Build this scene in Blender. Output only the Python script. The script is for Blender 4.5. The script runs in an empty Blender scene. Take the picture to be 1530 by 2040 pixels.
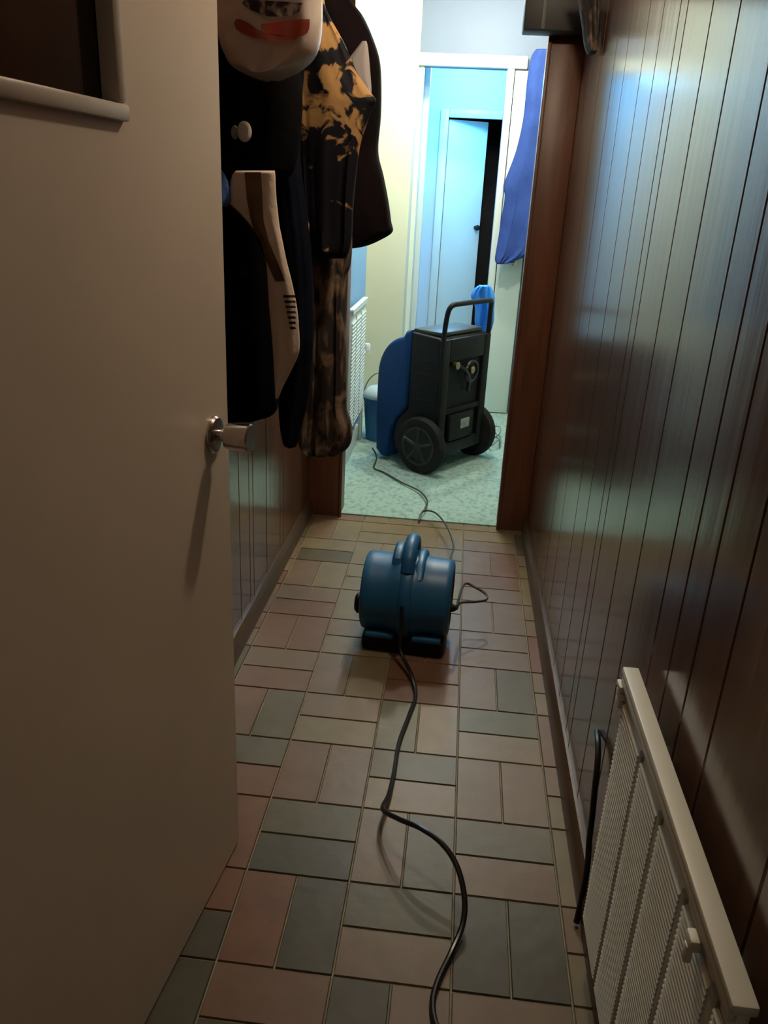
import bpy, bmesh, math, random
from mathutils import Vector, Matrix, noise
random.seed(4)
C = bpy.context.scene.collection
S = bpy.context.scene
# ------------------------------------------------------------------ camera
H = 1.42
F = 1585.26
RM = ((0.99363779, 0.08136809, -0.07786641),
      (0.10226978, -0.36232722, 0.92642316),
      (0.04716816, -0.92849244, -0.36834351))     # image right / image down / forward as columns
cam_d = bpy.data.cameras.new('camera')
cam = bpy.data.objects.new('camera', cam_d); C.objects.link(cam)
cam_d.sensor_fit = 'VERTICAL'; cam_d.sensor_height = 36; cam_d.lens = 36*F/2040
cam_d.clip_start = .02
cam.matrix_world = Matrix(((RM[0][0], -RM[0][1], -RM[0][2], 0),
                           (RM[1][0], -RM[1][1], -RM[1][2], 0),
                           (RM[2][0], -RM[2][1], -RM[2][2], H), (0, 0, 0, 1)))
S.camera = cam
S.view_settings.view_transform = 'Standard'; S.view_settings.look = 'None'
S.view_settings.gamma = 1; S.view_settings.exposure = 0; S.view_settings.use_curve_mapping = False
# ------------------------------------------------------------------ light
w = bpy.data.worlds.new('world'); S.world = w; w.use_nodes = True
w.node_tree.nodes['Background'].inputs[0].default_value = (.6, .6, .7, 1)
w.node_tree.nodes['Background'].inputs[1].default_value = .02
def area(name, loc, rot, size, power, col, shape='DISK', sy=None):
    l = bpy.data.lights.new(name, 'AREA'); l.shape = shape; l.size = size
    if sy: l.size_y = sy
    l.energy = power; l.color = col
    o = bpy.data.objects.new(name, l); C.objects.link(o); o.location = loc; o.rotation_euler = rot
    return o
def bulb(name, loc, r, power, col):
    l = bpy.data.lights.new(name, 'POINT'); l.shadow_soft_size = r; l.energy = power; l.color = col
    o = bpy.data.objects.new(name, l); C.objects.link(o); o.location = loc
    return o
bulb('hall_lamp_and_fill', (0.02, 4.85, 2.47), .05, 62, (1, .95, .80))
bulb('hall_lamp_and_fill', (0.02, 3.98, 2.47), .05, 48, (1, .95, .80))  # added fill without a lamp of its own, brightens the hall walls more evenly
bulb('corridor_lamp_light', (.12, 1.95, 2.32), .04, 24.5, (1, .82, .60))
bulb('blue_room_light', (-.05, 6.5, 2.32), .08, 42, (.20, .62, 1))
bulb('entrance_lamp_light', (.1, -1.3, 2.2), .05, 2.5, (1, .84, .66))

# ------------------------------------------------------------------ helpers
def ray(px, py):
    a, b = px-765, py-1020
    return Vector([RM[i][0]*a+RM[i][1]*b+RM[i][2]*F for i in range(3)])
def on_y(px, py, Y):
    d = ray(px, py); t = Y/d.y; return Vector((d.x*t, Y, H+d.z*t))
def on_x(px, py, X):
    d = ray(px, py); t = X/d.x; return Vector((X, d.y*t, H+d.z*t))
def on_z(px, py, z=0):
    d = ray(px, py); t = (z-H)/d.z; return Vector((d.x*t, d.y*t, z))

def tag(o, label=None, cat=None, group=None, kind=None):
    if label: o['label'] = label
    if cat: o['category'] = cat
    if group: o['group'] = group
    if kind: o['kind'] = kind
    return o
def thing(name, loc, label, cat, rz=0, group=None):
    o = bpy.data.objects.new(name, None); C.objects.link(o); o.location = loc; o.rotation_euler = (0, 0, rz)
    o.empty_display_size = .05
    return tag(o, label, cat, group)
def obj(name, bm, mats, parent=None, smooth=True, auto=35):
    me = bpy.data.meshes.new(name)
    bmesh.ops.recalc_face_normals(bm, faces=bm.faces)
    if smooth:
        lim = math.radians(auto)
        for f in bm.faces: f.smooth = True
        for e in bm.edges:
            if len(e.link_faces) == 2 and e.calc_face_angle(0) > lim: e.smooth = False
    bm.to_mesh(me); bm.free()
    for m in (mats if isinstance(mats, (list, tuple)) else [mats]): me.materials.append(m)
    o = bpy.data.objects.new(name, me); C.objects.link(o)
    if parent: o.parent = parent
    return o
def struct(name, bm, mats, parent=None):
    o = obj(name, bm, mats, parent)
    if not parent: o['kind'] = 'structure'
    return o
def rel(o, parent):                       # parent while world-space vertices keep their place
    o.parent = parent
    o.matrix_parent_inverse = (Matrix.Translation(parent.location) @ parent.rotation_euler.to_matrix().to_4x4()).inverted()
    return o
def box(bm, x0, x1, y0, y1, z0, z1, bev=0, seg=2, mi=0):
    v = [bm.verts.new((x, y, z)) for x in (x0, x1) for y in (y0, y1) for z in (z0, z1)]
    fs = [bm.faces.new([v[i] for i in q]) for q in ((0,1,3,2), (4,6,7,5), (0,4,5,1), (2,3,7,6), (0,2,6,4), (1,5,7,3))]
    for f in fs: f.material_index = mi
    if bev:
        es = list({e for f in fs for e in f.edges})
        r = bmesh.ops.bevel(bm, geom=es, offset=bev, segments=seg, profile=.5, affect='EDGES')
        for f in r['faces']: f.material_index = mi
    return bm
def B(*a, **k): return box(bmesh.new(), *a, **k)
def prism(bm, pts, axis, a0, a1, bev=0, seg=2):
    """closed outline pts (u,v) extruded along axis; x: (u,v)=(y,z); y: (x,z); z: (x,y)"""
    def P(u, v, a): return {'x': (a, u, v), 'y': (u, a, v), 'z': (u, v, a)}[axis]
    A = [bm.verts.new(P(u, v, a0)) for u, v in pts]; Bv = [bm.verts.new(P(u, v, a1)) for u, v in pts]
    n = len(pts); fa = bm.faces.new(A); fb = bm.faces.new(Bv[::-1])
    for i in range(n): bm.faces.new((A[i], Bv[i], Bv[(i+1) % n], A[(i+1) % n]))
    if bev:
        es = list(set(list(fa.edges)+list(fb.edges)))
        bmesh.ops.recalc_face_normals(bm, faces=bm.faces)
        bmesh.ops.bevel(bm, geom=es, offset=bev, segments=seg, profile=.5, affect='EDGES')
    return bm
def catmull(pts, n=8):
    pts = [Vector(p) for p in pts]; out = []
    for i in range(len(pts)-1):
        p0 = pts[max(i-1, 0)]; p1 = pts[i]; p2 = pts[i+1]; p3 = pts[min(i+2, len(pts)-1)]
        for k in range(n):
            t = k/n
            out.append(.5*((2*p1)+(p2-p0)*t+(2*p0-5*p1+4*p2-p3)*t*t+(3*p1-p0-3*p2+p3)*t**3))
    out.append(pts[-1]); return out
def tube(bm, pts, r, n=10, smooth=8, closed=False):
    P = catmull(pts, smooth) if smooth else [Vector(p) for p in pts]
    rings = []; up = None
    for i, p in enumerate(P):
        d = (P[min(i+1, len(P)-1)]-P[max(i-1, 0)])
        if d.length < 1e-9: d = Vector((0, 0, 1))
        d.normalize()
        if up is None:
            up = d.orthogonal().normalized()
        up = (up-d*up.dot(d)).normalized(); s = d.cross(up)
        rr = r(i/(len(P)-1)) if callable(r) else r
        rings.append([bm.verts.new(p+(up*math.cos(a)+s*math.sin(a))*rr) for a in (2*math.pi*k/n for k in range(n))])
    for a, b in zip(rings, rings[1:]):
        for k in range(n): bm.faces.new((a[k], a[(k+1) % n], b[(k+1) % n], b[k]))
    bm.faces.new(rings[0][::-1]); bm.faces.new(rings[-1])
    return bm
def lathe(bm, prof, axis='z', o=(0, 0, 0), n=48):
    """prof: (r, h) along axis"""
    o = Vector(o); rings = []
    for r, h in prof:
        ring = []
        for k in range(n):
            a = 2*math.pi*k/n; c, s = r*math.cos(a), r*math.sin(a)
            p = {'z': (c, s, h), 'x': (h, c, s), 'y': (c, h, s)}[axis]
            ring.append(bm.verts.new(o+Vector(p)))
        rings.append(ring)
    for a, b in zip(rings, rings[1:]):
        for k in range(n): bm.faces.new((a[k], a[(k+1) % n], b[(k+1) % n], b[k]))
    bm.faces.new(rings[0][::-1]); bm.faces.new(rings[-1])
    return bm

# ------------------------------------------------------------------ materials
def mat(name, col, rough=.5, metal=0, col2=None, nscale=8, stretch=(1, 1, 1), lo=.35, hi=.65, bump=0, bscale=60,
        spec=.5, emit=None, coat=0, sheen=0, detail=4, trans=0, dist=0):
    m = bpy.data.materials.new(name); m.use_nodes = True; nt = m.node_tree; N = nt.nodes; L = nt.links
    b = N['Principled BSDF']
    b.inputs['Base Color'].default_value = (*col, 1); b.inputs['Roughness'].default_value = rough
    b.inputs['Metallic'].default_value = metal; b.inputs['Specular IOR Level'].default_value = spec
    b.inputs['Coat Weight'].default_value = coat; b.inputs['Sheen Weight'].default_value = sheen
    if trans: b.inputs['Transmission Weight'].default_value = trans
    tc = N.new('ShaderNodeTexCoord'); mp = N.new('ShaderNodeMapping'); mp.inputs['Scale'].default_value = stretch
    L.new(tc.outputs['Object'], mp.inputs[0])
    if col2 is not None:
        nz = N.new('ShaderNodeTexNoise'); nz.inputs['Scale'].default_value = nscale; nz.inputs['Detail'].default_value = detail
        nz.inputs['Distortion'].default_value = dist
        rp = N.new('ShaderNodeValToRGB'); rp.color_ramp.elements[0].position = lo; rp.color_ramp.elements[1].position = hi
        rp.color_ramp.elements[0].color = (*col, 1); rp.color_ramp.elements[1].color = (*col2, 1)
        L.new(mp.outputs[0], nz.inputs['Vector']); L.new(nz.outputs['Fac'], rp.inputs[0]); L.new(rp.outputs[0], b.inputs['Base Color'])
    if bump:
        n2 = N.new('ShaderNodeTexNoise'); n2.inputs['Scale'].default_value = bscale; n2.inputs['Detail'].default_value = 3
        bp = N.new('ShaderNodeBump'); bp.inputs['Strength'].default_value = bump; bp.inputs['Distance'].default_value = .01
        L.new(mp.outputs[0], n2.inputs['Vector']); L.new(n2.outputs['Fac'], bp.inputs['Height']); L.new(bp.outputs[0], b.inputs['Normal'])
    if emit: b.inputs['Emission Color'].default_value = (*emit[0], 1); b.inputs['Emission Strength'].default_value = emit[1]
    return m
M = {}
M['panel'] = mat('varnished_wood_panelling', (.15, .07, .038), .18, col2=(.10, .045, .025), nscale=5, stretch=(6, 6, .35), bump=.04, bscale=4, spec=1.0)
M['groove'] = mat('dark_groove', (.02, .009, .006), .5, col2=(.03, .014, .009))
M['skirt'] = mat('stained_skirting', (.085, .045, .022), .35, col2=(.05, .026, .014), nscale=6, stretch=(8, .6, 8), bump=.04)
M['jamb'] = mat('red_brown_varnished_wood', (.17, .065, .032), .4, col2=(.12, .046, .024), nscale=6, stretch=(8, 8, .5), bump=.03, bscale=30)
M['door'] = mat('beige_gloss_paint', (.66, .56, .455), .38, col2=(.62, .525, .425), nscale=3, bump=.03, bscale=40)
M['bead'] = mat('painted_glazing_bead', (.42, .36, .29), .4, col2=(.46, .40, .33), nscale=20, bump=.05)
M['darkglass'] = mat('dark_window_glass', (.012, .008, .007), .08, col2=(.03, .012, .008), nscale=5, stretch=(1, 3, .4), spec=.35)
M['chrome'] = mat('brushed_metal', (.55, .50, .48), .22, 1, col2=(.48, .44, .42), nscale=30)
M['grout'] = mat('pale_grout', (.24, .21, .125), .75, col2=(.16, .14, .085), nscale=15)
tile_cols = {'T': ((.165, .075, .038), (.14, .066, .035)), 'P': ((.175, .118, .074), (.155, .104, .064)), 'R': ((.145, .076, .046), (.16, .09, .055)),
             'O': ((.105, .088, .047), (.09, .076, .042)), 'D': ((.058, .049, .030), (.070, .059, .037)), 'B': ((.19, .150, .082), (.165, .128, .07)),
             'G': ((.098, .100, .053), (.12, .112, .062)), 'K': ((.22, .165, .105), (.19, .14, .088))}
TM = {k: mat('quarry_tile_'+n, a, .42, col2=b, nscale=14, bump=.09, bscale=22, spec=.3)
      for (k, (a, b)), n in zip(tile_cols.items(), ('terracotta', 'pink', 'red', 'olive', 'charcoal', 'sand', 'green', 'buff'))}
M['ceil'] = mat('white_ceiling', (.5, .48, .44), .8, col2=(.46, .44, .4), bump=.1)
M['cream'] = mat('cream_wall', (.58, .63, .51), .55, col2=(.56, .61, .49), nscale=2)
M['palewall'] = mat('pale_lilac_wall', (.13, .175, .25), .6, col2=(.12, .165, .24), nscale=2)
M['hallblue'] = mat('soft_blue_wall', (.18, .36, .58), .6, col2=(.17, .34, .56), nscale=2)
M['white'] = mat('white_gloss_paint', (.62, .72, .68), .35, col2=(.59, .69, .65), nscale=4)
M['blueroom'] = mat('back_room_wall', (.50, .64, .72), .6, col2=(.47, .61, .70), nscale=2)
M['carpet'] = mat('pale_green_carpet', (.33, .50, .45), .95, col2=(.19, .30, .29), nscale=45, lo=.45, hi=.72, bump=.5, bscale=250, stretch=(1, .6, 1))
M['rad'] = mat('aged_white_enamel', (.74, .72, .62), .42, col2=(.68, .66, .56), nscale=6, bump=.03)
M['radrib'] = mat('ribbed_enamel', (.80, .78, .68), .5, col2=(.74, .72, .62), nscale=5)
M['radgap'] = mat('dark_radiator_channel', (.42, .40, .33), .6, col2=(.38, .36, .29))
M['blue'] = mat('blue_moulded_plastic', (.012, .11, .26), .42, col2=(.014, .125, .29), nscale=6, bump=.04, bscale=120)
M['dhblue'] = mat('deep_blue_shell', (.003, .045, .17), .55, col2=(.003, .04, .155), nscale=5, bump=.03, spec=.25)
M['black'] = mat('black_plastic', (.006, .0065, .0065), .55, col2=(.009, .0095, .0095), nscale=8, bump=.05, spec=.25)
M['grey_top'] = mat('dark_grey_lid', (.05, .055, .052), .4, col2=(.035, .04, .038), nscale=10, spec=.4)
M['rubber'] = mat('black_rubber', (.012, .012, .012), .7, col2=(.018, .018, .018), nscale=20, bump=.1, spec=.2)
M['brass'] = mat('brass_fitting', (.5, .42, .22), .35, 1, col2=(.35, .3, .17), nscale=30)
M['label'] = mat('silver_label', (.35, .38, .36), .5, col2=(.2, .22, .22), nscale=40)
M['cord'] = mat('black_rubber_cord', (.008, .008, .009), .28, col2=(.012, .012, .013), nscale=30)
M['cord2'] = mat('grey_green_cord', (.05, .055, .04), .45, col2=(.04, .045, .03), nscale=30)
M['clear'] = mat('clear_hose', (.20, .23, .18), .3, col2=(.12, .14, .11), nscale=30)
M['puff'] = mat('dark_brown_fabric', (.012, .007, .008), .8, col2=(.008, .005, .006), nscale=10, bump=.15, bscale=60, spec=.04)
M['navy'] = mat('navy_cloth', (.008, .010, .020), .85, col2=(.005, .006, .012), nscale=6, bump=.2, bscale=50, spec=.04)
M['blackc'] = mat('black_cloth', (.004, .004, .005), .9, col2=(.007, .006, .007), nscale=6, bump=.2, bscale=50, spec=.04)
M['redprint'] = mat('black_cloth_with_dim_red_print', (.003, .003, .004), .9, col2=(.045, .008, .006), nscale=9, lo=.55, hi=.75, bump=.2, spec=.04)
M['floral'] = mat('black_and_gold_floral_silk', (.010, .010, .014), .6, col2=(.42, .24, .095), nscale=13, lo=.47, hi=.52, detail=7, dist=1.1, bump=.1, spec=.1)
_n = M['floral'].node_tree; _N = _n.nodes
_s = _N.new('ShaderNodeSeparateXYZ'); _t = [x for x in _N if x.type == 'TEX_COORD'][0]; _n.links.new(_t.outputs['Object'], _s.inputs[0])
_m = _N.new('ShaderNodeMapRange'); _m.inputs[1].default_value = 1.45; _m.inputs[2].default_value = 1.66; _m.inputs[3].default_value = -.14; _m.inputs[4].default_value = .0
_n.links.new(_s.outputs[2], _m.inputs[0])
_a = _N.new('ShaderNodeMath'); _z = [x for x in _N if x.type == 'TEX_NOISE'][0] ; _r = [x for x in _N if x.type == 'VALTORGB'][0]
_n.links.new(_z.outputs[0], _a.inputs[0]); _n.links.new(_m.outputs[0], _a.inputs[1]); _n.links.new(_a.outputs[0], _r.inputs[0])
M['lace'] = mat('brown_patterned_scarf', (.020, .012, .009), .8, col2=(.25, .165, .11), nscale=20, lo=.46, hi=.64, detail=6, dist=.5, stretch=(1, 1, .55), bump=.4, bscale=40)
M['beige'] = mat('beige_cotton', (.74, .62, .52), .9, col2=(.68, .56, .46), nscale=8, bump=.15, bscale=90)
M['tan'] = mat('tan_stripe', (.26, .17, .11), .9, col2=(.14, .085, .05), nscale=8)
M['print'] = mat('faded_black_print', (.03, .022, .018), .8, col2=(.12, .09, .07), nscale=55, stretch=(1, 1, .5), lo=.45, hi=.6)
M['bag'] = mat('pale_plastic_bag', (.62, .54, .48), .35, col2=(.42, .33, .27), nscale=6, bump=.5, bscale=14)
M['bagred'] = mat('red_bag_print', (.48, .10, .065), .4, col2=(.50, .25, .19), nscale=26, lo=.45, hi=.7)
M['bagdark'] = mat('dark_bag_print', (.035, .022, .02), .5, col2=(.50, .42, .36), nscale=42, lo=.47, hi=.62)
M['palecloth'] = mat('pale_lining', (.36, .33, .33), .7, col2=(.32, .29, .29))
M['toggle'] = mat('white_plastic', (.62, .62, .60), .35, col2=(.58, .58, .56))
M['bluecloth'] = mat('bright_blue_cloth', (.03, .10, .33), .8, col2=(.06, .18, .45), nscale=18, bump=.2)
M['gown'] = mat('violet_blue_towelling', (.032, .068, .25), .9, col2=(.026, .055, .21), nscale=9, bump=.25, bscale=120, spec=.1)
M['bluesack'] = mat('bright_blue_plastic_sack', (.02, .20, .75), .4, col2=(.03, .28, .85), nscale=8, bump=.3, bscale=12)
M['greymetal'] = mat('dark_grey_painted_metal', (.026, .026, .024), .5, col2=(.018, .018, .017))
M['greylight'] = mat('worn_grey_strip', (.16, .16, .14), .5, col2=(.12, .12, .105))
M['bucket'] = mat('mid_blue_bucket', (.02, .15, .33), .4, col2=(.018, .13, .3))
M['paleblue'] = mat('pale_lid', (.45, .62, .66), .45, col2=(.4, .57, .6))
M['plinth'] = mat('grey_white_paint', (.35, .35, .34), .5, col2=(.3, .3, .29))
M['coatrail'] = M['skirt']

# ------------------------------------------------------------------ room shell
WR, WL = .375, -.655            # corridor walls
JY0, JY1 = 3.47, 3.60           # doorway between corridor and hall
def wallx(bm, x, s, grooves, y0, y1, z1, skip=()):
    """grooved board wall: boards between grooves with chamfered V edges. s=+1 board faces towards +x"""
    ys = [y0]+sorted(grooves)+[y1]; g = .0028; d = .005
    prof = []
    for i, y in enumerate(ys):
        if i == 0: prof.append((y, 0))
        elif i == len(ys)-1: prof.append((y, 0))
        else: prof += [(y-g*1.4, 0), (y-g*.4, -d), (y+g*.4, -d), (y+g*1.4, 0)]
    prev = None
    for (y, dd) in prof:
        a = bm.verts.new((x+s*dd, y, 0)); b = bm.verts.new((x+s*dd, y, z1))
        if prev:
            f = bm.faces.new((prev[0], a, b, prev[1]))
            if dd < 0 and prev[2] < 0: f.material_index = 1
        prev = (a, b, dd)
    box(bm, x-s*.06, x-s*.012, y0, y1, 0, z1)
    return bm
gr = [-.9, -.62, -.35, -.1, .12, .33, .52, .70, .92, 1.04, 1.138, 1.24, 1.43, 1.60, 1.795, 1.86, 2.03, 2.20, 2.45, 2.66, 2.95, 3.28]
struct('wall_right', wallx(bmesh.new(), WR, -1, gr, -2.4, JY1, 2.42), [M['panel'], M['groove']])
gl = [-.9, -.5, .1, .5, .9, 1.2, 1.45, 1.62, 1.68, 1.85, 2.06, 2.12, 2.3, 2.42, 2.47, 2.66, 2.88, 2.94, 3.12, 3.3]
struct('wall_left', wallx(bmesh.new(), WL, 1, gl, -2.4, JY1, 2.42), [M['panel'], M['groove']])
struct('wall_back', B(-.9, .6, -2.5, -2.4, 0, 2.42), M['panel'])
struct('ceiling', B(-1.0, .7, -2.5, JY1, 2.42, 2.5), M['ceil'])
struct('ceiling_hall', B(-1.0, .7, JY1, 5.75, 2.60, 2.66), M['ceil'])

# tiled floor: basket weave of half-module quarry tiles
MOD = .2325; X0 = -.613; Y0 = 1.3355
known = {(0, 0): 'TT', (1, 0): 'OD', (2, 0): 'PO', (3, 0): 'OP', (0, -1): 'TD', (1, -1): 'TD', (2, -1): 'OP', (3, -1): 'DD',
         (0, -2): 'DD', (1, -2): 'RD', (2, -2): 'DP', (3, -2): 'PD', (0, 1): 'OT', (1, 1): 'RP', (2, 1): 'OK', (3, 1): 'PP',
         (0, 2): 'RO', (1, 2): 'PB', (2, 2): 'GK', (3, 2): 'GK', (0, 3): 'PR', (1, 3): 'PB', (2, 3): 'RR', (3, 3): 'PO',
         (0, 4): 'RR', (1, 4): 'PB', (2, 4): 'RR', (3, 4): 'PP', (0, 5): 'PR', (1, 5): 'BO', (2, 5): 'BP', (3, 5): 'PP',
         (0, 6): 'PB', (1, 6): 'BB', (2, 6): 'BB', (3, 6): 'RP', (0, 7): 'BO', (1, 7): 'BB', (2, 7): 'BB', (3, 7): 'PR',
         (0, 8): 'PB', (1, 8): 'BB', (2, 8): 'BB', (3, 8): 'BP', (1, 9): 'BB', (2, 9): 'BB', (3, 9): 'BB', (0, 9): 'PP'}
keys = list(TM)
bm = bmesh.new()
g = bm.faces.new([bm.verts.new(p) for p in ((-1, -2.5, -.004), (.6, -2.5, -.004), (.6, JY0+.05, -.004), (-1, JY0+.05, -.004))])
g.material_index = len(keys)
def tile(bm, x0, x1, y0, y1, mi):
    gp = .0016; c = .0018
    x0 += gp; x1 -= gp; y0 += gp; y1 -= gp
    x1 = min(x1, .372); y1 = min(y1, JY0+.03); x0 = max(x0, -.652)
    if x1-x0 < .01 or y1-y0 < .01: return
    lo = [bm.verts.new(p) for p in ((x0, y0, -.004), (x1, y0, -.004), (x1, y1, -.004), (x0, y1, -.004))]
    hi = [bm.verts.new(p) for p in ((x0+c, y0+c, 0), (x1-c, y0+c, 0), (x1-c, y1-c, 0), (x0+c, y1-c, 0))]
    fs = [bm.faces.new(hi)]+[bm.faces.new((lo[k], lo[(k+1) % 4], hi[(k+1) % 4], hi[k])) for k in range(4)]
    for f in fs: f.material_index = mi
rnd = random.Random(7)
for j in range(-16, 10):
    for i in range(-1, 5):
        x0 = X0+i*MOD; y0 = Y0+j*MOD; hm = MOD/2
        cc = known.get((i, j)) or ''.join(rnd.choice('TPROPBDBP') for _ in range(2))
        A, Bc = keys.index(cc[0]), keys.index(cc[1])
        if (i+j) % 2 == 1: tile(bm, x0, x0+MOD, y0+hm, y0+MOD, A); tile(bm, x0, x0+MOD, y0, y0+hm, Bc)
        else: tile(bm, x0, x0+hm, y0, y0+MOD, A); tile(bm, x0+hm, x0+MOD, y0, y0+MOD, Bc)
struct('floor', bm, [TM[k] for k in keys]+[M['grout']])
struct('floor_slab', B(-1.0, .7, -2.5, 7.9, -.08, -.006), M['grout'])

# skirtings
def skirt(bm, x, s, y0, y1, h=.075, t=.022):
    prism(bm, [(x, 0), (x+s*t, 0), (x+s*t, h*.72), (x+s*t*.75, h*.86), (x+s*t*.35, h), (x, h)], 'y', y0, y1)
    return bm
struct('baseboard_right', skirt(bmesh.new(), WR, -1, -2.4, JY0), M['skirt'])
struct('baseboard_left', skirt(bmesh.new(), WL, 1, -2.4, JY0), M['skirt'])
# doorway to the hall: jambs with architrave
def jamb(x0, x1, inner):
    bm = B(x0, x1, JY0, JY1, 0, 2.16, .003)
    return bm
struct('trim_1', jamb(.242, WR+.0, 1), M['jamb'])
struct('trim_2', jamb(WL, -.50, -1), M['jamb'])
struct('trim_3', B(WL, WR, JY0, JY1, 2.161, 2.60, .003), M['jamb'])
bm = bmesh.new(); box(bm, .236, .250, JY0-.012, JY0+.004, 0, 2.16, .003); struct('trim_4', bm, M['jamb'])
bm = bmesh.new(); box(bm, -.508, -.494, JY0-.012, JY0+.004, 0, 2.16, .003); struct('trim_5', bm, M['jamb'])
struct('wall_hall_front', B(.376, .7, JY0+.02, JY1, 0, 2.60), M['cream'])
struct('wall_hall_front_left', B(-1.0, WL-.001, JY0+.02, JY1, 0, 2.60), M['cream'])

# ------------------------------------------------------------------ hall
struct('floor_carpet', B(-.80, .6, JY0+.03, 7.85, -.006, .006), M['carpet'])
HX = -.60
struct('wall_hall_left', B(HX-.08, HX, JY1, 4.97, 0, 2.60), M['hallblue'])
bm = bmesh.new(); box(bm, HX, HX+.018, JY1, 4.95, .006, .11, .004); struct('baseboard_hall_left', bm, M['white'])
struct('wall_hall_right', B(.44, .52, JY1, 5.78, 0, 2.60), M['cream'])
# cream boxed-in corner facing the camera
struct('wall_hall_recess', B(-.86, -.80, 4.971, 5.70, 0, 2.60), M['cream'])
struct('wall_hall_cream', B(-.80, -.398, 5.45, 5.70, 0, 2.60), M['cream'])
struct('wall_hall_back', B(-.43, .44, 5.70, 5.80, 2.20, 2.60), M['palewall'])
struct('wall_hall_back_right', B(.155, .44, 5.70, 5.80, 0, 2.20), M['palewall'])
# door casing around the narrow opening
bm = bmesh.new(); box(bm, -.412, .275, 5.655, 5.70, 2.195, 2.265, .006)
struct('trim_6', bm, M['white'])
bm = bmesh.new(); box(bm, -.43, -.369, 5.70, 5.80, 0.006, 2.194); struct('trim_15', bm, M['white'])
bm = bmesh.new(); box(bm, .155, .200, 5.655, 5.70, 0.006, 2.194, .006); struct('trim_7', bm, M['white'])
# closed white cupboard door right of the opening
d2 = bpy.data.objects.new('door_2', None); C.objects.link(d2); d2.location = (.20, 5.66, .01); d2['kind'] = 'structure'
bm = B(.205, .372, 5.655, 5.69, .012, 2.185, .004); rel(obj('door_leaf', bm, M['white']), d2)
bm = bmesh.new(); lathe(bm, [(.018, 5.656), (.018, 5.648), (.008, 5.646), (.008, 5.63)], 'y', (.315, 0, 1.045), 20)
tube(bm, [(.315, 5.63, 1.045), (.29, 5.628, 1.045), (.25, 5.63, 1.043)], .008, 8, 4)
rel(obj('door_handle', bm, M['chrome']), d2)
# blue back room
struct('wall_room_left', B(-.50, -.42, 5.80, 7.2, 0, 2.5), M['blueroom'])
struct('wall_room_right', B(.40, .48, 5.80, 7.2, 0, 2.5), M['blueroom'])
struct('ceiling_room', B(-.5, .48, 5.75, 7.9, 2.5, 2.56), M['blueroom'])
bm = bmesh.new()
box(bm, -.42, -.262, 7.10, 7.2, 0, 2.5); box(bm, -.262, .40, 7.10, 7.2, 2.06, 2.5); box(bm, .205, .40, 7.10, 7.2, 0, 2.06)
struct('wall_room_back', bm, M['blueroom'])
bm = bmesh.new(); box(bm, -.30, -.235, 7.07, 7.10, 0.006, 2.09, .006); struct('trim_8', bm, M['white'])
bm = bmesh.new(); box(bm, .19, .245, 7.07, 7.10, 0.006, 2.09, .006); struct('trim_9', bm, M['white'])
bm = bmesh.new(); box(bm, -.234, .189, 7.07, 7.10, 2.03, 2.09, .006); struct('trim_10', bm, M['white'])
bm = bmesh.new(); box(bm, -.385, -.345, 6.1, 6.16, .006, 2.3, .004); box(bm, -.42, -.385, 6.08, 6.2, .006, 2.34, .004); struct('trim_11', bm, M['white'])
# dark room behind with the door ajar
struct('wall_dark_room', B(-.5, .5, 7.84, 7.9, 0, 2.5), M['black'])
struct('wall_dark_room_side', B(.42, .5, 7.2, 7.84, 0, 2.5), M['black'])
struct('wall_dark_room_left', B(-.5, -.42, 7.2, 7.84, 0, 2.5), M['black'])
d3 = bpy.data.objects.new('door_3', None); C.objects.link(d3); d3.location = (-.23, 7.11, .01); d3.rotation_euler = (0, 0, math.radians(22)); d3['kind'] = 'structure'
obj('door_leaf', B(0, .34, 0, .035, .01, 2.01, .004), M['white'], d3)
bm = bmesh.new(); lathe(bm, [(.016, 0), (.016, -.01), (.008, -.012), (.008, -.03), (.02, -.035), (.022, -.05), (.012, -.06)], 'y', (.30, 0, 1.2), 20)
obj('door_handle', bm, M['black'], d3)

# ------------------------------------------------------------------ door_1: beige door standing open on the left
dr = bpy.data.objects.new('door_1', None); C.objects.link(dr); dr['kind'] = 'structure'
dv = Vector((-.048, -.45, 0)).normalized(); nv = Vector((-dv.y, dv.x, 0))    # along the leaf (away from free edge), outward normal (+x)
Md = Matrix(((dv.x, nv.x, 0, -.42), (dv.y, nv.y, 0, 1.41), (0, 0, 1, 0), (0, 0, 0, 1)))
# keep a right handed local frame: local x = -dv (towards free edge)
ex = -dv; ez = Vector((0, 0, 1)); ey = ez.cross(ex)
Mw = Matrix(((ex.x, ey.x, 0, -.42), (ex.y, ey.y, 0, 1.41), (0, 0, 1, 0), (0, 0, 0, 1)))
dr.matrix_world = Mw
sgn = 1 if ey.dot(nv) > 0 else -1           # room-facing side of leaf in local y
def dbox(bm, s0, s1, d0, d1, z0, z1, bev=0):    # s measured from free edge inwards, d depth out of the visible face
    a, b = sorted((d0*sgn, d1*sgn)); return box(bm, -s1, -s0, a, b, z0, z1, bev)
W0, W1, WZ = .318, .68, 1.497
bm = bmesh.new()
dbox(bm, 0, W0, -.04, 0, .006, 2.02); dbox(bm, W1, .90, -.04, 0, .006, 2.02)
dbox(bm, W0, W1, -.04, 0, .006, WZ); dbox(bm, W0, W1, -.04, 0, 1.93, 2.02)
bmesh.ops.remove_doubles(bm, verts=bm.verts, dist=1e-5)
obj('door_leaf', bm, M['door'], dr)
bm = bmesh.new(); dbox(bm, W0, W1, -.024, -.018, WZ, 1.93); obj('window_pane', bm, M['darkglass'], dr)
bm = bmesh.new(); dbox(bm, W0-.004, W1+.004, -.018, .010, WZ-.004, WZ+.016, .004); obj('glazing_bead', bm, M['bead'], dr)
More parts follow.
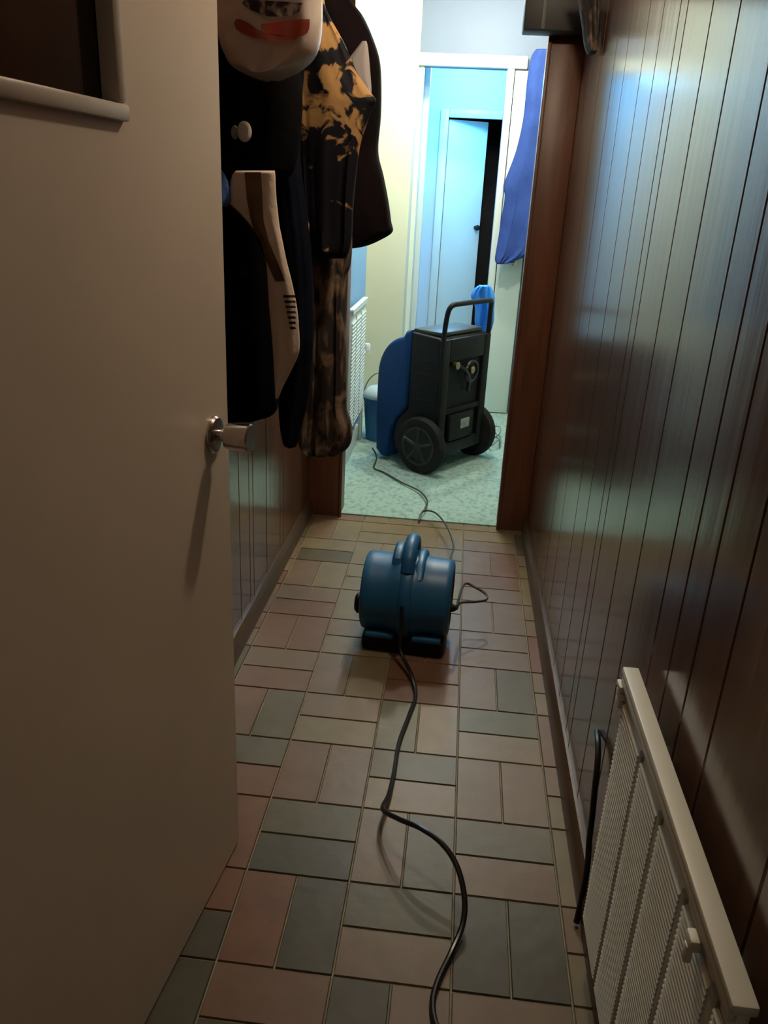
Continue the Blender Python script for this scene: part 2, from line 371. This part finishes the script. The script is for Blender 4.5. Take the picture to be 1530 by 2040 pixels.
bm = bmesh.new(); dbox(bm, W0-.003, W0+.018, -.018, .007, WZ+.017, 1.93, .004); obj('glazing_bead', bm, M['bead'], dr)
bm = bmesh.new(); dbox(bm, W1-.018, W1+.003, -.018, .007, WZ+.017, 1.93, .004); obj('glazing_bead', bm, M['bead'], dr)
kz = 1.008
bm = bmesh.new()
lathe(bm, [(.034, .0), (.034, .004), (.031, .008), (.020, .010)], 'y', (0, 0, 0), 40)
lathe(bm, [(.011, .008), (.011, .024)], 'y', (0, 0, 0), 24)
lathe(bm, [(.013, .024), (.022, .026), (.0235, .030), (.0262, .066), (.0262, .069), (.024, .071), (.012, .0715)], 'y', (0, 0, 0), 40)
kn = obj('door_knob', bm, M['chrome'], dr); kn.location = (-.067, 0, kz); kn.scale = (1, sgn, 1)

# ------------------------------------------------------------------ ribbed radiator on the right wall
def radiator(name, label, xw, s, y0, y1, z0, z1, sect, depth, rib, mrad, mrib, mgap, group=None):
    """s = direction it faces; xw = wall plane"""
    t = thing(name, (xw, (y0+y1)/2, z0), label, 'radiator', 0, group)
    xf = xw+s*depth
    def bx(bm, xa, xb, *r, **k): xa, xb = sorted((xa, xb)); return box(bm, xa, xb, *r, **k)
    rel(obj('back_panel', bx(bmesh.new(), xw+s*(depth-.022), xf-s*.007, y0+.004, y1-.004, z0, z1-.014, .003), mrib), t)
    bm = bmesh.new()
    for a, b in zip(sect, sect[1:]): bx(bm, xf-s*.0068, xf-s*.002, a[1]+.0005, b[0]-.0005, z0+.010, z1-.05, .001)
    rel(obj('channel_strip', bm, mgap), t)
    for yb in (y0+.12, y1-.12):
        for zb in (z0+.08, z1-.10):
            rel(obj('wall_bracket', bx(bmesh.new(), xw+s*.0005, xw+s*(depth-.021), yb-.02, yb+.02, zb-.02, zb+.02, .002), mrad), t)
    n = len(sect)
    for a, b in sect:
        bm = bmesh.new(); z = z0+.012; top = z1-.05
        pts = [(xf-s*.006, z)]
        while z < top-rib:
            pts += [(xf-s*.001, z+rib*.15), (xf, z+rib*.4), (xf-s*.001, z+rib*.65), (xf-s*.0045, z+rib*.8), (xf-s*.0045, z+rib*.98)]
            z += rib
        pts += [(xf-s*.006, z)]
        prism(bm, pts, 'y', a, b)
        rel(obj('ribbed_section', bm, mrib), t)
    bm = bx(bmesh.new(), xw+s*(depth-.024), xf+s*.004, y0-.004, y1+.004, z1-.014, z1, .003)
    bx(bm, xf-s*.004, xf+s*.003, y0, y1, z1-.030, z1-.013, .002)
    rel(obj('top_rail', bm, mrad), t)
    return t
r1 = radiator('radiator', 'white wall radiator with ribbed sections low on the right wood-panelled wall', WR, -1, .60, 1.222, .112, .682,
              [(.608, .640), (.664, .776), (.793, .912), (.931, 1.046), (1.063, 1.200)], .045, .0098, M['rad'], M['radrib'], M['radgap'])
bm = bmesh.new(); box(bm, .318, .334, .700, .722, .628, .645, .003); box(bm, .316, .326, .704, .716, .606, .632, .003); rel(obj('clip', bm, M['rad']), r1)
bm = bmesh.new()
for dz in (0, .016, .032): box(bm, .322+dz*.1, .345, 1.205, 1.232, .640-dz, .652-dz, .002)
rel(obj('clip', bm, M['rad']), r1)
# pipe / cord on the wall by the far edge of the radiator
bm = bmesh.new()
tube(bm, [(.370, 1.50, .345), (.364, 1.45, .352), (.360, 1.41, .335), (.358, 1.385, .28), (.360, 1.375, .22), (.362, 1.372, .16), (.36, 1.34, .11), (.352, 1.31, .05), (.345, 1.29, .008)], .0065, 8)
tag(obj('power_cord', bm, M['cord']), 'short black cord hanging down the panelling beside the white radiator', 'cord')
# pale door frame edge near the camera at the right
bm = B(.335, WR, .30, .50, .0, 2.03, .004); struct('trim_12', bm, M['plinth'])
struct('trim_13', B(WL, WR, .30, .50, 2.031, 2.42, .004), M['door'])
struct('trim_14', B(WL, -.56, .30, .50, 0, 2.03, .004), M['door'])

# ------------------------------------------------------------------ air mover on the tiles
am = thing('air_mover', (-.105, 2.42, 0), 'small round blue floor air mover standing on the tiles mid corridor', 'fan', math.radians(-3))
cy, cz = 0.0, .168
bm = bmesh.new()
lathe(bm, [(.080, -.136), (.112, -.146), (.122, -.150), (.130, -.146), (.134, -.136), (.134, -.120), (.132, -.07), (.136, -.045), (.143, -.030), (.143, -.018)], 'x', (0, cy, cz), 56)
obj('housing_half', bm, M['blue'], am)
bm = bmesh.new()
lathe(bm, [(.143, .018), (.143, .030), (.136, .050), (.132, .08), (.131, .125), (.129, .138), (.122, .146), (.112, .148), (.080, .140)], 'x', (0, cy, cz), 56)
obj('housing_half', bm, M['blue'], am)
bm = bmesh.new()
lathe(bm, [(.10, -.022), (.150, -.020), (.154, -.014), (.154, .014), (.150, .020), (.10, .022)], 'x', (0, cy, cz), 64)
obj('centre_band', bm, M['blue'], am)
# outlet box at the back (points away down the corridor)
bm = bmesh.new()
prism(bm, [(-.02, .03), (.20, .03), (.215, .05), (.215, .16), (.20, .175), (.05, .17)], 'x', -.115, .115, .012, 3)
obj('outlet', bm, M['blue'], am)
# top hump & carrying handle
bm = bmesh.new()
prism(bm, [(-.06, .28), (-.045, .315), (-.01, .335), (.05, .335), (.085, .315), (.10, .26), (0, .25)], 'x', -.058, -.022, .012, 3)
obj('handle_base', bm, M['blue'], am)
bm = bmesh.new()
tube(bm, [(.0, -.085, .285), (.0, -.065, .325), (.0, -.02, .352), (.0, .04, .352), (.0, .085, .33), (.0, .105, .285)], .020, 14)
for v in bm.verts: v.co.x *= 1.15
obj('handle', bm, M['blue'], am)
bm = bmesh.new()
prism(bm, [(-.10, .27), (-.06, .305), (.03, .318), (.09, .30), (.11, .25), (0, .24)], 'x', .018, .055, .014, 3)
obj('handle_base', bm, M['blue'], am)
# black base
bm = bmesh.new()
box(bm, -.138, .138, -.125, .19, .004, .058, .014, 3)
obj('base', bm, M['black'], am)
for sx in (-.078, .078):
    bm = B(sx-.048, sx+.048, -.132, -.10, .056, .074, .006); obj('foot_bracket', bm, M['blue'], am)
for sx, r0 in ((-1, .085), (1, .085)):
    bm = bmesh.new(); x = sx*.146
    for k in range(5):
        rr = .018+k*.017
        tube(bm, [(x, cy+rr*math.cos(a), cz+rr*math.sin(a)) for a in [i*math.pi/12 for i in range(25)]], .0025, 6, 0)
    for k in range(8):
        a = k*math.pi/4; tube(bm, [(x, cy, cz), (x, cy+.09*math.cos(a), cz+.09*math.sin(a))], .0025, 6, 0)
    obj('intake_grille', bm, M['black'], am)
bm = bmesh.new(); lathe(bm, [(.020, -.146), (.034, -.15), (.036, -.165), (.026, -.174), (.01, -.176)], 'x', (0, cy-.05, cz-.03), 28); obj('motor_cap', bm, M['black'], am)
bm = bmesh.new(); lathe(bm, [(.014, .140), (.014, .155), (.009, .165)], 'x', (0, cy-.03, cz-.02), 20); obj('cord_socket', bm, M['black'], am)

# cords
bm = bmesh.new()
def P(px, py, z): return on_z(px, py, z)
A = [Vector((-.117, 2.262, .20)), Vector((-.115, 2.25, .12)), Vector((-.110, 2.235, .05)), P(820, 1345, .02), P(828, 1385, .008), P(815, 1425, .007), P(795, 1480, .007),
     P(785, 1540, .010), P(774, 1585, .022), P(763, 1612, .045), P(795, 1632, .080), P(838, 1650, .100), P(880, 1680, .098),
     P(910, 1725, .080), P(925, 1785, .052), P(922, 1840, .026), P(900, 1895, .010), P(874, 1950, .007), P(862, 1995, .007), P(868, 2040, .007), P(890, 2080, .007), P(900, 2200, .007)]
tube(bm, A, .0062, 10)
tag(obj('power_cord', bm, M['cord']), 'thick black cord looping over tiles from the blue air mover towards the viewer', 'cord')
bm = bmesh.new()
tube(bm, [Vector((.060, 2.386, .152)), P(925, 1164, .15), P(950, 1172, .135), P(968, 1184, .12), P(968, 1195, .115), P(945, 1199, .12), P(918, 1201, .135), Vector((.060, 2.380, .146))], .0045, 8)
tag(obj('cord_loop', bm, M['cord2']), 'thin dark cord loop sticking out right side of the blue air mover', 'cord')
bm = bmesh.new()
tube(bm, [P(742, 893, .10), P(748, 903, .05), P(750, 915, .03), P(745, 932, .012), P(765, 941, .012), P(800, 961, .015), P(835, 978, .02), P(851, 997, .03), P(847, 1012, .035), P(838, 1025, .02),
          P(835, 1037, .012), P(843, 1019, .04), P(866, 1021, .06), P(888, 1045, .07), P(902, 1078, .06), P(902, 1098, .04), P(890, 1124, .02), P(875, 1150, .01), Vector((-.03, 2.66, .01))], .0042, 8)
tag(obj('extension_cord', bm, M['cord2']), 'thin dark cord curling over pale carpet between dehumidifier and air mover', 'cord')

# ------------------------------------------------------------------ wheeled dehumidifier
bdir = Vector((.83, -.55, 0)).normalized()
ang = math.atan2(bdir.y, bdir.x)          # local +x = back side, local +y = far wheel
dh = thing('dehumidifier', (-.03, 4.41, 0), 'large blue and black wheeled dehumidifier parked on the pale carpet', 'dehumidifier', ang)
def arc(cx, cz, r, a0, a1, n): return [(cx+r*math.cos(math.radians(a0+(a1-a0)*i/n)), cz+r*math.sin(math.radians(a0+(a1-a0)*i/n))) for i in range(n+1)]
# blue front shell (profile in x-z)
prof = [(-.30, .025), (-.34, .06)]+[(-.352, .30), (-.350, .50)]+[(-.15+.20*math.cos(math.radians(a)), .50+.225*math.sin(math.radians(a))) for a in range(172, 98, -8)]+[(-.165, .755), (-.130, .765), (-.125, .73), (-.135, .36), (-.15, .32), (-.20, .27), (-.235, .20), (-.25, .10), (-.26, .025)]
obj('front_shell', prism(bmesh.new(), prof, 'y', -.235, .235, .025, 4), M['dhblue'], dh)
prof = [(-.124, .30), (-.124, .715), (.055, .700), (.085, .66), (.085, .12), (.03, .08), (.0, .13)]+[(-.20, .14), (-.24, .16), (-.21, .26), (-.16, .31)]
prof = [(-.127, .33), (-.127, .755), (.055, .745), (.07, .725), (.07, .40), (.07, .12), (.05, .09), (-.20, .09), (-.22, .16), (-.20, .26), (-.15, .315)]
obj('rear_housing', prism(bmesh.new(), prof, 'y', -.225, .225, .012, 3), M['black'], dh)
bm = B(-.14, .05, -.195, .195, .748, .772, .008); obj('top_tray', bm, M['grey_top'], dh)
bm = bmesh.new()
box(bm, .068, .092, -.225, -.165, .10, .74, .008); box(bm, .068, .092, .165, .225, .10, .74, .008); box(bm, .068, .092, -.164, .164, .62, .74, .008); box(bm, .068, .095, -.164, .164, .10, .17, .008)
box(bm, .068, .088, -.164, .164, .33, .36, .006)
obj('rear_frame', bm, M['black'], dh)
bm = B(.068, .10, -.13, .10, .175, .325, .01); obj('pump_box', bm, M['black'], dh)
bm = B(.101, .104, -.03, .055, .235, .29, .001); obj('rating_label', bm, M['label'], dh)
bm = bmesh.new()
tube(bm, [(.08, -.12, .60), (.10, -.08, .59), (.11, -.03, .56), (.10, .02, .50), (.09, .03, .44)], .011, 8)
obj('hose', bm, M['cord'], dh)
bm = bmesh.new()
tube(bm, [(.10+.0, .04+.055*math.cos(a), .55+.055*math.sin(a)) for a in [i*math.pi/8 for i in range(17)]], .009, 8, 2)
obj('hose', bm, M['cord'], dh)
for (y, z) in ((-.12, .60), (.03, .56)):
    bm = bmesh.new(); lathe(bm, [(.012, .085), (.020, .09), (.020, .115), (.012, .12)], 'x', (0, y, z), 16); obj('brass_fitting', bm, M['brass'], dh)
# side vents
bm = bmesh.new()
for k in range(7): box(bm, -.09, .03, -.2285, -.2235, .40+k*.035, .408+k*.035, .002)
obj('side_louvre', bm, M['black'], dh)
# handle
bm = bmesh.new()
tube(bm, [(.075, -.215, .52), (.075, -.215, .72), (.085, -.215, .86), (.10, -.20, .915), (.115, -.13, .925), (.115, .11, .925), (.10, .175, .915), (.085, .20, .86), (.075, .215, .72), (.075, .215, .52)], .0135, 12)
obj('handle', bm, M['black'], dh)
for sy in (-1, 1):
    bm = bmesh.new(); y = sy*.252
    lathe(bm, [(.10, y-.028), (.125, y-.030), (.148, y-.026), (.158, y-.012), (.160, y), (.158, y+.012), (.148, y+.026), (.125, y+.030), (.10, y+.028)], 'y', (0, 0, .160), 48)
    wh = obj('wheel', bm, M['rubber'], dh)
    bm = bmesh.new(); yo = y+sy*.030
    lathe(bm, [(.108, yo-.003), (.108, yo+.003), (.098, yo+.003), (.096, yo-.003)], 'y', (0, 0, .16), 40)
    lathe(bm, [(.030, yo-.004), (.030, yo+.010), (.020, yo+.012), (.012, yo+.013)], 'y', (0, 0, .16), 24)
    for k in range(5):
        a = k*2*math.pi/5+.3
        c, s = math.cos(a), math.sin(a)
        tube(bm, [(.025*c, yo, .16+.025*s), (.10*c, yo, .16+.10*s)], .010, 8, 0)
    obj('hub', bm, M['greymetal'], wh)
bm = bmesh.new(); tube(bm, [(0, -.25, .16), (0, .25, .16)], .012, 10, 0); obj('axle', bm, M['greymetal'], dh)

# blue sack hung on the far side of the handle
def lump(name, rows, Y, ry, m, label=None, cat=None, parent=None, folds=5, amp=.05, n=40, sub=5, flat=.0, seed=0, group=None, front=None):
    """hanging cloth: rows of (py, left px, right px) measured at distance Y; closed soft volume, half depth ry.
       a row may carry its own Y as 4th value"""
    R = [(on_y(r[1], r[0], r[3] if len(r) > 3 else Y), on_y(r[2], r[0], r[3] if len(r) > 3 else Y)) for r in rows]
    Ls = catmull([a for a, b in R], sub); Rs = catmull([b for a, b in R], sub)
    bm = bmesh.new(); rings = []
    N = len(Ls)
    for i, (a, b) in enumerate(zip(Ls, Rs)):
        u = i/(N-1); ring = []
        c = (a+b)/2; h = (b-a)/2; t_end = min(1, math.sqrt(max(0, min(u, 1-u))*14)+.25)
        for k in range(n):
            t = 2*math.pi*k/n; ct, st = math.cos(t), math.sin(t)
            sx = math.copysign(abs(ct)**.85, ct); sy = math.copysign(abs(st)**.85, st)
            fold = amp*(math.sin(folds*t+seed+u*1.7)*.6+math.sin(folds*2.3*t+seed*2+u*3)*.4)*(.35+.65*u)
            nz = noise.noise(Vector((c.x*6+ct*1.5+seed, c.z*5, st*1.5)))*amp
            p = c+h*sx
            p.y += ry*t_end*(sy+fold*3*abs(sy)+nz*2)
            p += h*(nz*.25)*abs(sx)
            ring.append(bm.verts.new(p))
        rings.append(ring)
    for a, b in zip(rings, rings[1:]):
        for k in range(n): bm.faces.new((a[k], a[(k+1) % n], b[(k+1) % n], b[k]))
    bm.faces.new(rings[0][::-1]); bm.faces.new(rings[-1])
    o = obj(name, bm, m, None, auto=60)
    if parent: o.parent = parent
    elif label: tag(o, label, cat, group)
    return o
def patch(name, parent, rows, host, Y, ry, m, off=.006, n=10, sub=4):
    """printed / sewn patch following the front of a lump with outline rows host"""
    def hostLR(py):
        for a, b in zip(host, host[1:]):
            if a[0] <= py <= b[0]:
                f = (py-a[0])/(b[0]-a[0]); return a[1]+(b[1]-a[1])*f, a[2]+(b[2]-a[2])*f
        return (host[0][1:3] if py < host[0][0] else host[-1][1:3])
    bm = bmesh.new(); prev = None
    rr = []
    for a, b in zip(rows, rows[1:]):
        for k in range(sub):
            f = k/sub; rr.append(tuple(a[i]+(b[i]-a[i])*f for i in range(3)))
    rr.append(rows[-1])
    for (py, l, r) in rr:
        L_, R_ = hostLR(py); cur = []
        for k in range(n+1):
            px = l+(r-l)*k/n; e = (px-(L_+R_)/2)/max(1, (R_-L_)/2); e = max(-.97, min(.97, e))
            cur.append(bm.verts.new(on_y(px, py, Y-ry*(1-abs(e)**2.35)**.425-off)))
        if prev:
            for k in range(n): bm.faces.new((prev[k], prev[k+1], cur[k+1], cur[k]))
        prev = cur
    r = bmesh.ops.solidify(bm, geom=bm.faces[:], thickness=.0012)
    o = obj(name, bm, m); o.parent = parent; return o

lump('plastic_sack', [(568, 955, 975), (575, 945, 980), (590, 938, 985), (610, 946, 985), (640, 946, 984), (660, 948, 978), (672, 955, 970)], 4.66, .04, M['bluesack'],
     'bright blue crumpled sack hanging from the handle of the dehumidifier', 'sack', folds=5, amp=.30, seed=2)

# pale coiled hose on the carpet by the right jamb
bm = bmesh.new(); pts = []
for i in range(40):
    a = i*.42; r = .062+.014*math.sin(i*.9)
    pts.append(Vector((.262+r*math.cos(a)*.5, 4.76+r*1.9*math.sin(a)+i*.006, .014+.028*abs(math.sin(i*.37))+.0014*i)))
tube(bm, pts, .0045, 6, 3)
tag(obj('hose_coil', bm, M['clear']), 'loosely coiled thin clear hose on carpet right of the dehumidifier', 'hose')

# blue bucket with pale lid and wire handle by the cream wall
bk = thing('bucket', (-.46, 4.80, .006), 'blue bucket with pale domed lid half hidden left of the dehumidifier', 'bucket')
bm = bmesh.new(); lathe(bm, [(.078, 0), (.083, .004), (.102, .24), (.106, .25), (.106, .265), (.10, .27)], 'z', (0, 0, 0), 36); obj('bucket_body', bm, M['bucket'], bk)
bm = bmesh.new(); lathe(bm, [(.108, .266), (.110, .28), (.102, .30), (.075, .325), (.03, .335)], 'z', (0, 0, 0), 36); obj('lid', bm, M['paleblue'], bk)
bm = bmesh.new(); tube(bm, [(.106*math.cos(a), 0, .26+.155*math.sin(a)) for a in [math.pi*i/12 for i in range(13)]], .004, 6, 2); obj('handle', bm, M['clear'], bk)

# hall radiator on left wall
r2 = radiator('radiator', 'white ribbed radiator on the blue hall wall beside the dehumidifier', HX, 1, 4.08, 4.66, .22, .88,
              [(4.09, 4.24), (4.26, 4.44), (4.46, 4.65)], .05, .02, M['white'], M['white'], M['radgap'])
bm = bmesh.new(); lathe(bm, [(.012, .66), (.02, .665), (.02, .70), (.014, .71)], 'z', (HX+.055, 4.70, -.10), 16)
box(bm, HX+.01, HX+.055, 4.66, 4.72, .55, .565, .003); rel(obj('valve', bm, M['white']), r2)
bm = bmesh.new(); box(bm, HX+.0185, HX+.036, 4.72, 4.76, .007, .62, .005)
bpy.context.view_layer.update()
tag(obj('pipe_boxing', bm, M['white']), 'narrow white upright pipe casing at the end of the blue hall wall', 'casing')

# ------------------------------------------------------------------ gown on the cupboard door
gr_rows = [(98, 1068, 1095), (115, 1058, 1100), (160, 1050, 1100), (230, 1043, 1100), (300, 1028, 1098), (350, 1010, 1095), (372, 1003, 1092), (395, 1006, 1090), (450, 996, 1085), (500, 988, 1060), (518, 986, 1030), (526, 990, 1008)]
lump('dressing_gown', gr_rows, 5.52, .05, M['gown'], 'violet-blue dressing gown hanging at right in front of the white hall door', 'dressing gown', folds=7, amp=.10, seed=5)

# ------------------------------------------------------------------ coats on the left wall
bm = bmesh.new(); box(bm, WL, WL+.02, 1.35, 3.1, 2.05, 2.15, .004)
hr = thing('coat_rail', (WL, 2.3, 2.05), 'wooden coat rail on the left wall above the coats', 'coat rail')
rel(obj('board', bm, M['coatrail']), hr)
for y in (1.7, 1.85, 2.0, 2.2, 2.4, 2.75, 2.95):
    bm = bmesh.new(); tube(bm, [(WL+.018, y, 2.11), (WL+.06, y, 2.10), (WL+.09, y, 2.11), (WL+.10, y, 2.14)], .005, 6); rel(obj('hook', bm, M['chrome']), hr)

G = 'coats and scarves hung along the left wall'
jk = [(-60, 560, 668), (0, 560, 700), (35, 555, 725), (80, 550, 745), (120, 550, 757), (170, 550, 760), (230, 550, 758), (300, 550, 752), (350, 552, 763), (400, 560, 773), (440, 570, 779), (463, 580, 782), (480, 590, 755), (490, 600, 730), (494, 620, 705)]
lump('jacket', jk, 2.75, .13, M['puff'], 'dark brown padded jacket, furthest and rightmost of the hanging coats', 'jacket', folds=5, amp=.05, seed=1)
lc = [(-60, 520, 640), (120, 560, 640), (300, 590, 695), (420, 600, 700), (490, 605, 702), (530, 612, 698), (560, 615, 690), (650, 612, 689), (750, 608, 690), (810, 605, 690), (835, 598, 698), (865, 593, 702), (890, 598, 695), (905, 620, 670)]
lump('lace_scarf', lc, 2.42, .06, M['lace'], 'long brown mottled scarf hanging lowest beside the doorway', 'scarf', folds=8, amp=.10, seed=3)
fl_ = [(-60, 600, 640), (0, 600, 645), (30, 598, 655), (80, 590, 683), (110, 586, 697), (150, 582, 715), (180, 582, 735), (200, 584, 749), (215, 588, 742), (250, 592, 730), (300, 596, 716), (400, 604, 704), (480, 612, 700), (515, 625, 690)]
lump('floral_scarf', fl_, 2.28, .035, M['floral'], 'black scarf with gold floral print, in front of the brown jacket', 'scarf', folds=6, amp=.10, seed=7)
lump('pale_lining', [(82, 722, 730), (95, 712, 733), (125, 692, 736), (150, 700, 738), (180, 730, 740), (188, 735, 739)], 2.38, .012, M['palecloth'], 'pale grey pointed cloth corner showing beside the gold floral scarf', 'cloth', folds=3, amp=.05, seed=9)
nv_ = [(-60, 520, 600), (60, 520, 610), (200, 530, 600), (320, 535, 598), (420, 545, 610), (520, 555, 620), (620, 560, 625), (720, 556, 622), (790, 556, 616), (850, 560, 600), (890, 570, 590)]
lump('navy_coat', nv_, 2.14, .045, M['navy'], 'long navy coat hanging between beige cloth and brown scarf', 'coat', folds=5, amp=.08, seed=4)
bc = [(-60, 400, 560), (100, 400, 590), (200, 400, 600), (300, 402, 592), (345, 410, 580), (360, 420, 560)]
hostc = lump('black_coat', bc, 1.96, .07, M['blackc'], 'black coat with a round white toggle hanging under the carrier bag', 'coat', folds=4, amp=.05, seed=6)
bm = bmesh.new(); c = on_y(487, 262, 1.86)
lathe(bm, [(.004, -.010), (.013, -.009), (.018, -.003), (.018, .003), (.013, .009), (.004, .010)], 'y', c, 24)
for v in bm.verts: v.co.x = c.x+(v.co.x-c.x)*.85; v.co.z = c.z+(v.co.z-c.z)*1.15
o = obj('toggle', bm, M['toggle'], hostc)
bm = bmesh.new(); c = on_y(468, 264, 1.86)
lathe(bm, [(.004, -.006), (.012, -.005), (.014, 0), (.012, .005), (.004, .006)], 'y', c, 24)
for v in bm.verts: v.co.x = c.x+(v.co.x-c.x)*.6
obj('toggle', bm, M['label'], hostc)
lb = [(360, 380, 500), (400, 385, 520), (470, 390, 535), (550, 395, 540), (650, 400, 545), (740, 405, 550), (800, 410, 553), (822, 415, 548), (832, 420, 530)]
lump('lower_coat', lb, 1.86, .06, M['redprint'], 'black garment with dim red print hanging just behind the open door edge', 'garment', folds=4, amp=.06, seed=8)
lump('blue_cloth', [(338, 405, 440), (350, 405, 448), (375, 410, 458), (400, 420, 460), (412, 430, 452)], 1.775, .02, M['bluecloth'], 'small patch of bright blue cloth beside the top of beige cloth', 'cloth', folds=3, amp=.1, seed=3)
bg = [(340, 470, 547), (350, 463, 548), (372, 459, 549), (400, 454, 551), (425, 478, 554), (450, 500, 557), (480, 522, 563), (520, 530, 571), (560, 533, 581), (610, 536, 591), (650, 540, 595), (700, 544, 596), (735, 546, 582), (770, 548, 564), (794, 549, 554)]
bgo = lump('beige_cloth', bg, 1.785, .014, M['beige'], 'beige cotton cloth with tan stripe and faded black print hanging mid height', 'cloth', folds=3, amp=.06, seed=2, sub=4)
patch('stripe', bgo, [(343, 487, 520), (400, 492, 523), (440, 500, 525), (480, 512, 535), (520, 530, 552), (560, 548, 568)], bg, 1.785, .014, M['tan'])
for k in range(7):
    y0 = 588+k*10.5; patch('print_line', bgo, [(y0, 564+k*2.2, 588), (y0+5, 565+k*2.2, 590)], bg, 1.785, .014, M['print'], sub=1)
cb = [(-90, 425, 650), (-40, 420, 645), (0, 425, 642), (50, 432, 640), (90, 440, 634), (115, 452, 622), (135, 466, 598), (148, 490, 570), (154, 510, 545)]
cbo = lump('carrier_bag', cb, 1.80, .075, M['bag'], 'crumpled pale plastic carrier bag with red and dark print at the top of the coats', 'bag', folds=3, amp=.075, seed=11)
patch('red_print', cbo, [(38, 470, 478), (46, 466, 496), (58, 470, 512), (66, 482, 530), (73, 500, 596), (80, 530, 588)], cb, 1.80, .075, M['bagred'], off=.012)
patch('red_print', cbo, [(38, 596, 617), (48, 520, 617), (58, 520, 616), (66, 535, 612), (72, 548, 602)], cb, 1.80, .075, M['bagred'], off=.012)
patch('dark_print', cbo, [(0, 486, 520), (6, 482, 604), (14, 490, 600), (22, 505, 598), (28, 520, 590), (33, 535, 575)], cb, 1.80, .075, M['bagdark'], off=.012)

# ------------------------------------------------------------------ things high on the right
mb = thing('wall_box', (.19, 3.40, 2.005), 'dark grey metal box with a worn lighter strip at top right of the hall doorway', 'box')
p0 = on_y(1040, 66, 3.42); p1 = on_y(1092, 72, 3.42)
rel(obj('box_body', B(p0.x, .372, 3.36, 3.465, p0.z, 2.30, .006), M['greymetal']), mb)
rel(obj('light_strip', B(p0.x+.062, p0.x+.078, 3.355, 3.362, p0.z+.004, 2.29, .002), M['greylight']), mb)
lump('patterned_scarf', [(-70, 1130, 1200), (0, 1150, 1195), (50, 1160, 1192), (85, 1164, 1190), (108, 1172, 1186)], 3.02, .05, M['lace'], 'brown mottled scarf end hanging high against the right wall', 'scarf', folds=5, amp=.1, seed=13)
bm = bmesh.new(); tube(bm, [(WR, 3.02, 2.06), (.355, 3.02, 2.055), (.34, 3.02, 2.07)], .005, 6)
tag(obj('wall_hook', bm, M['chrome']), 'small metal hook high on the right wall holding the scarf end', 'hook')
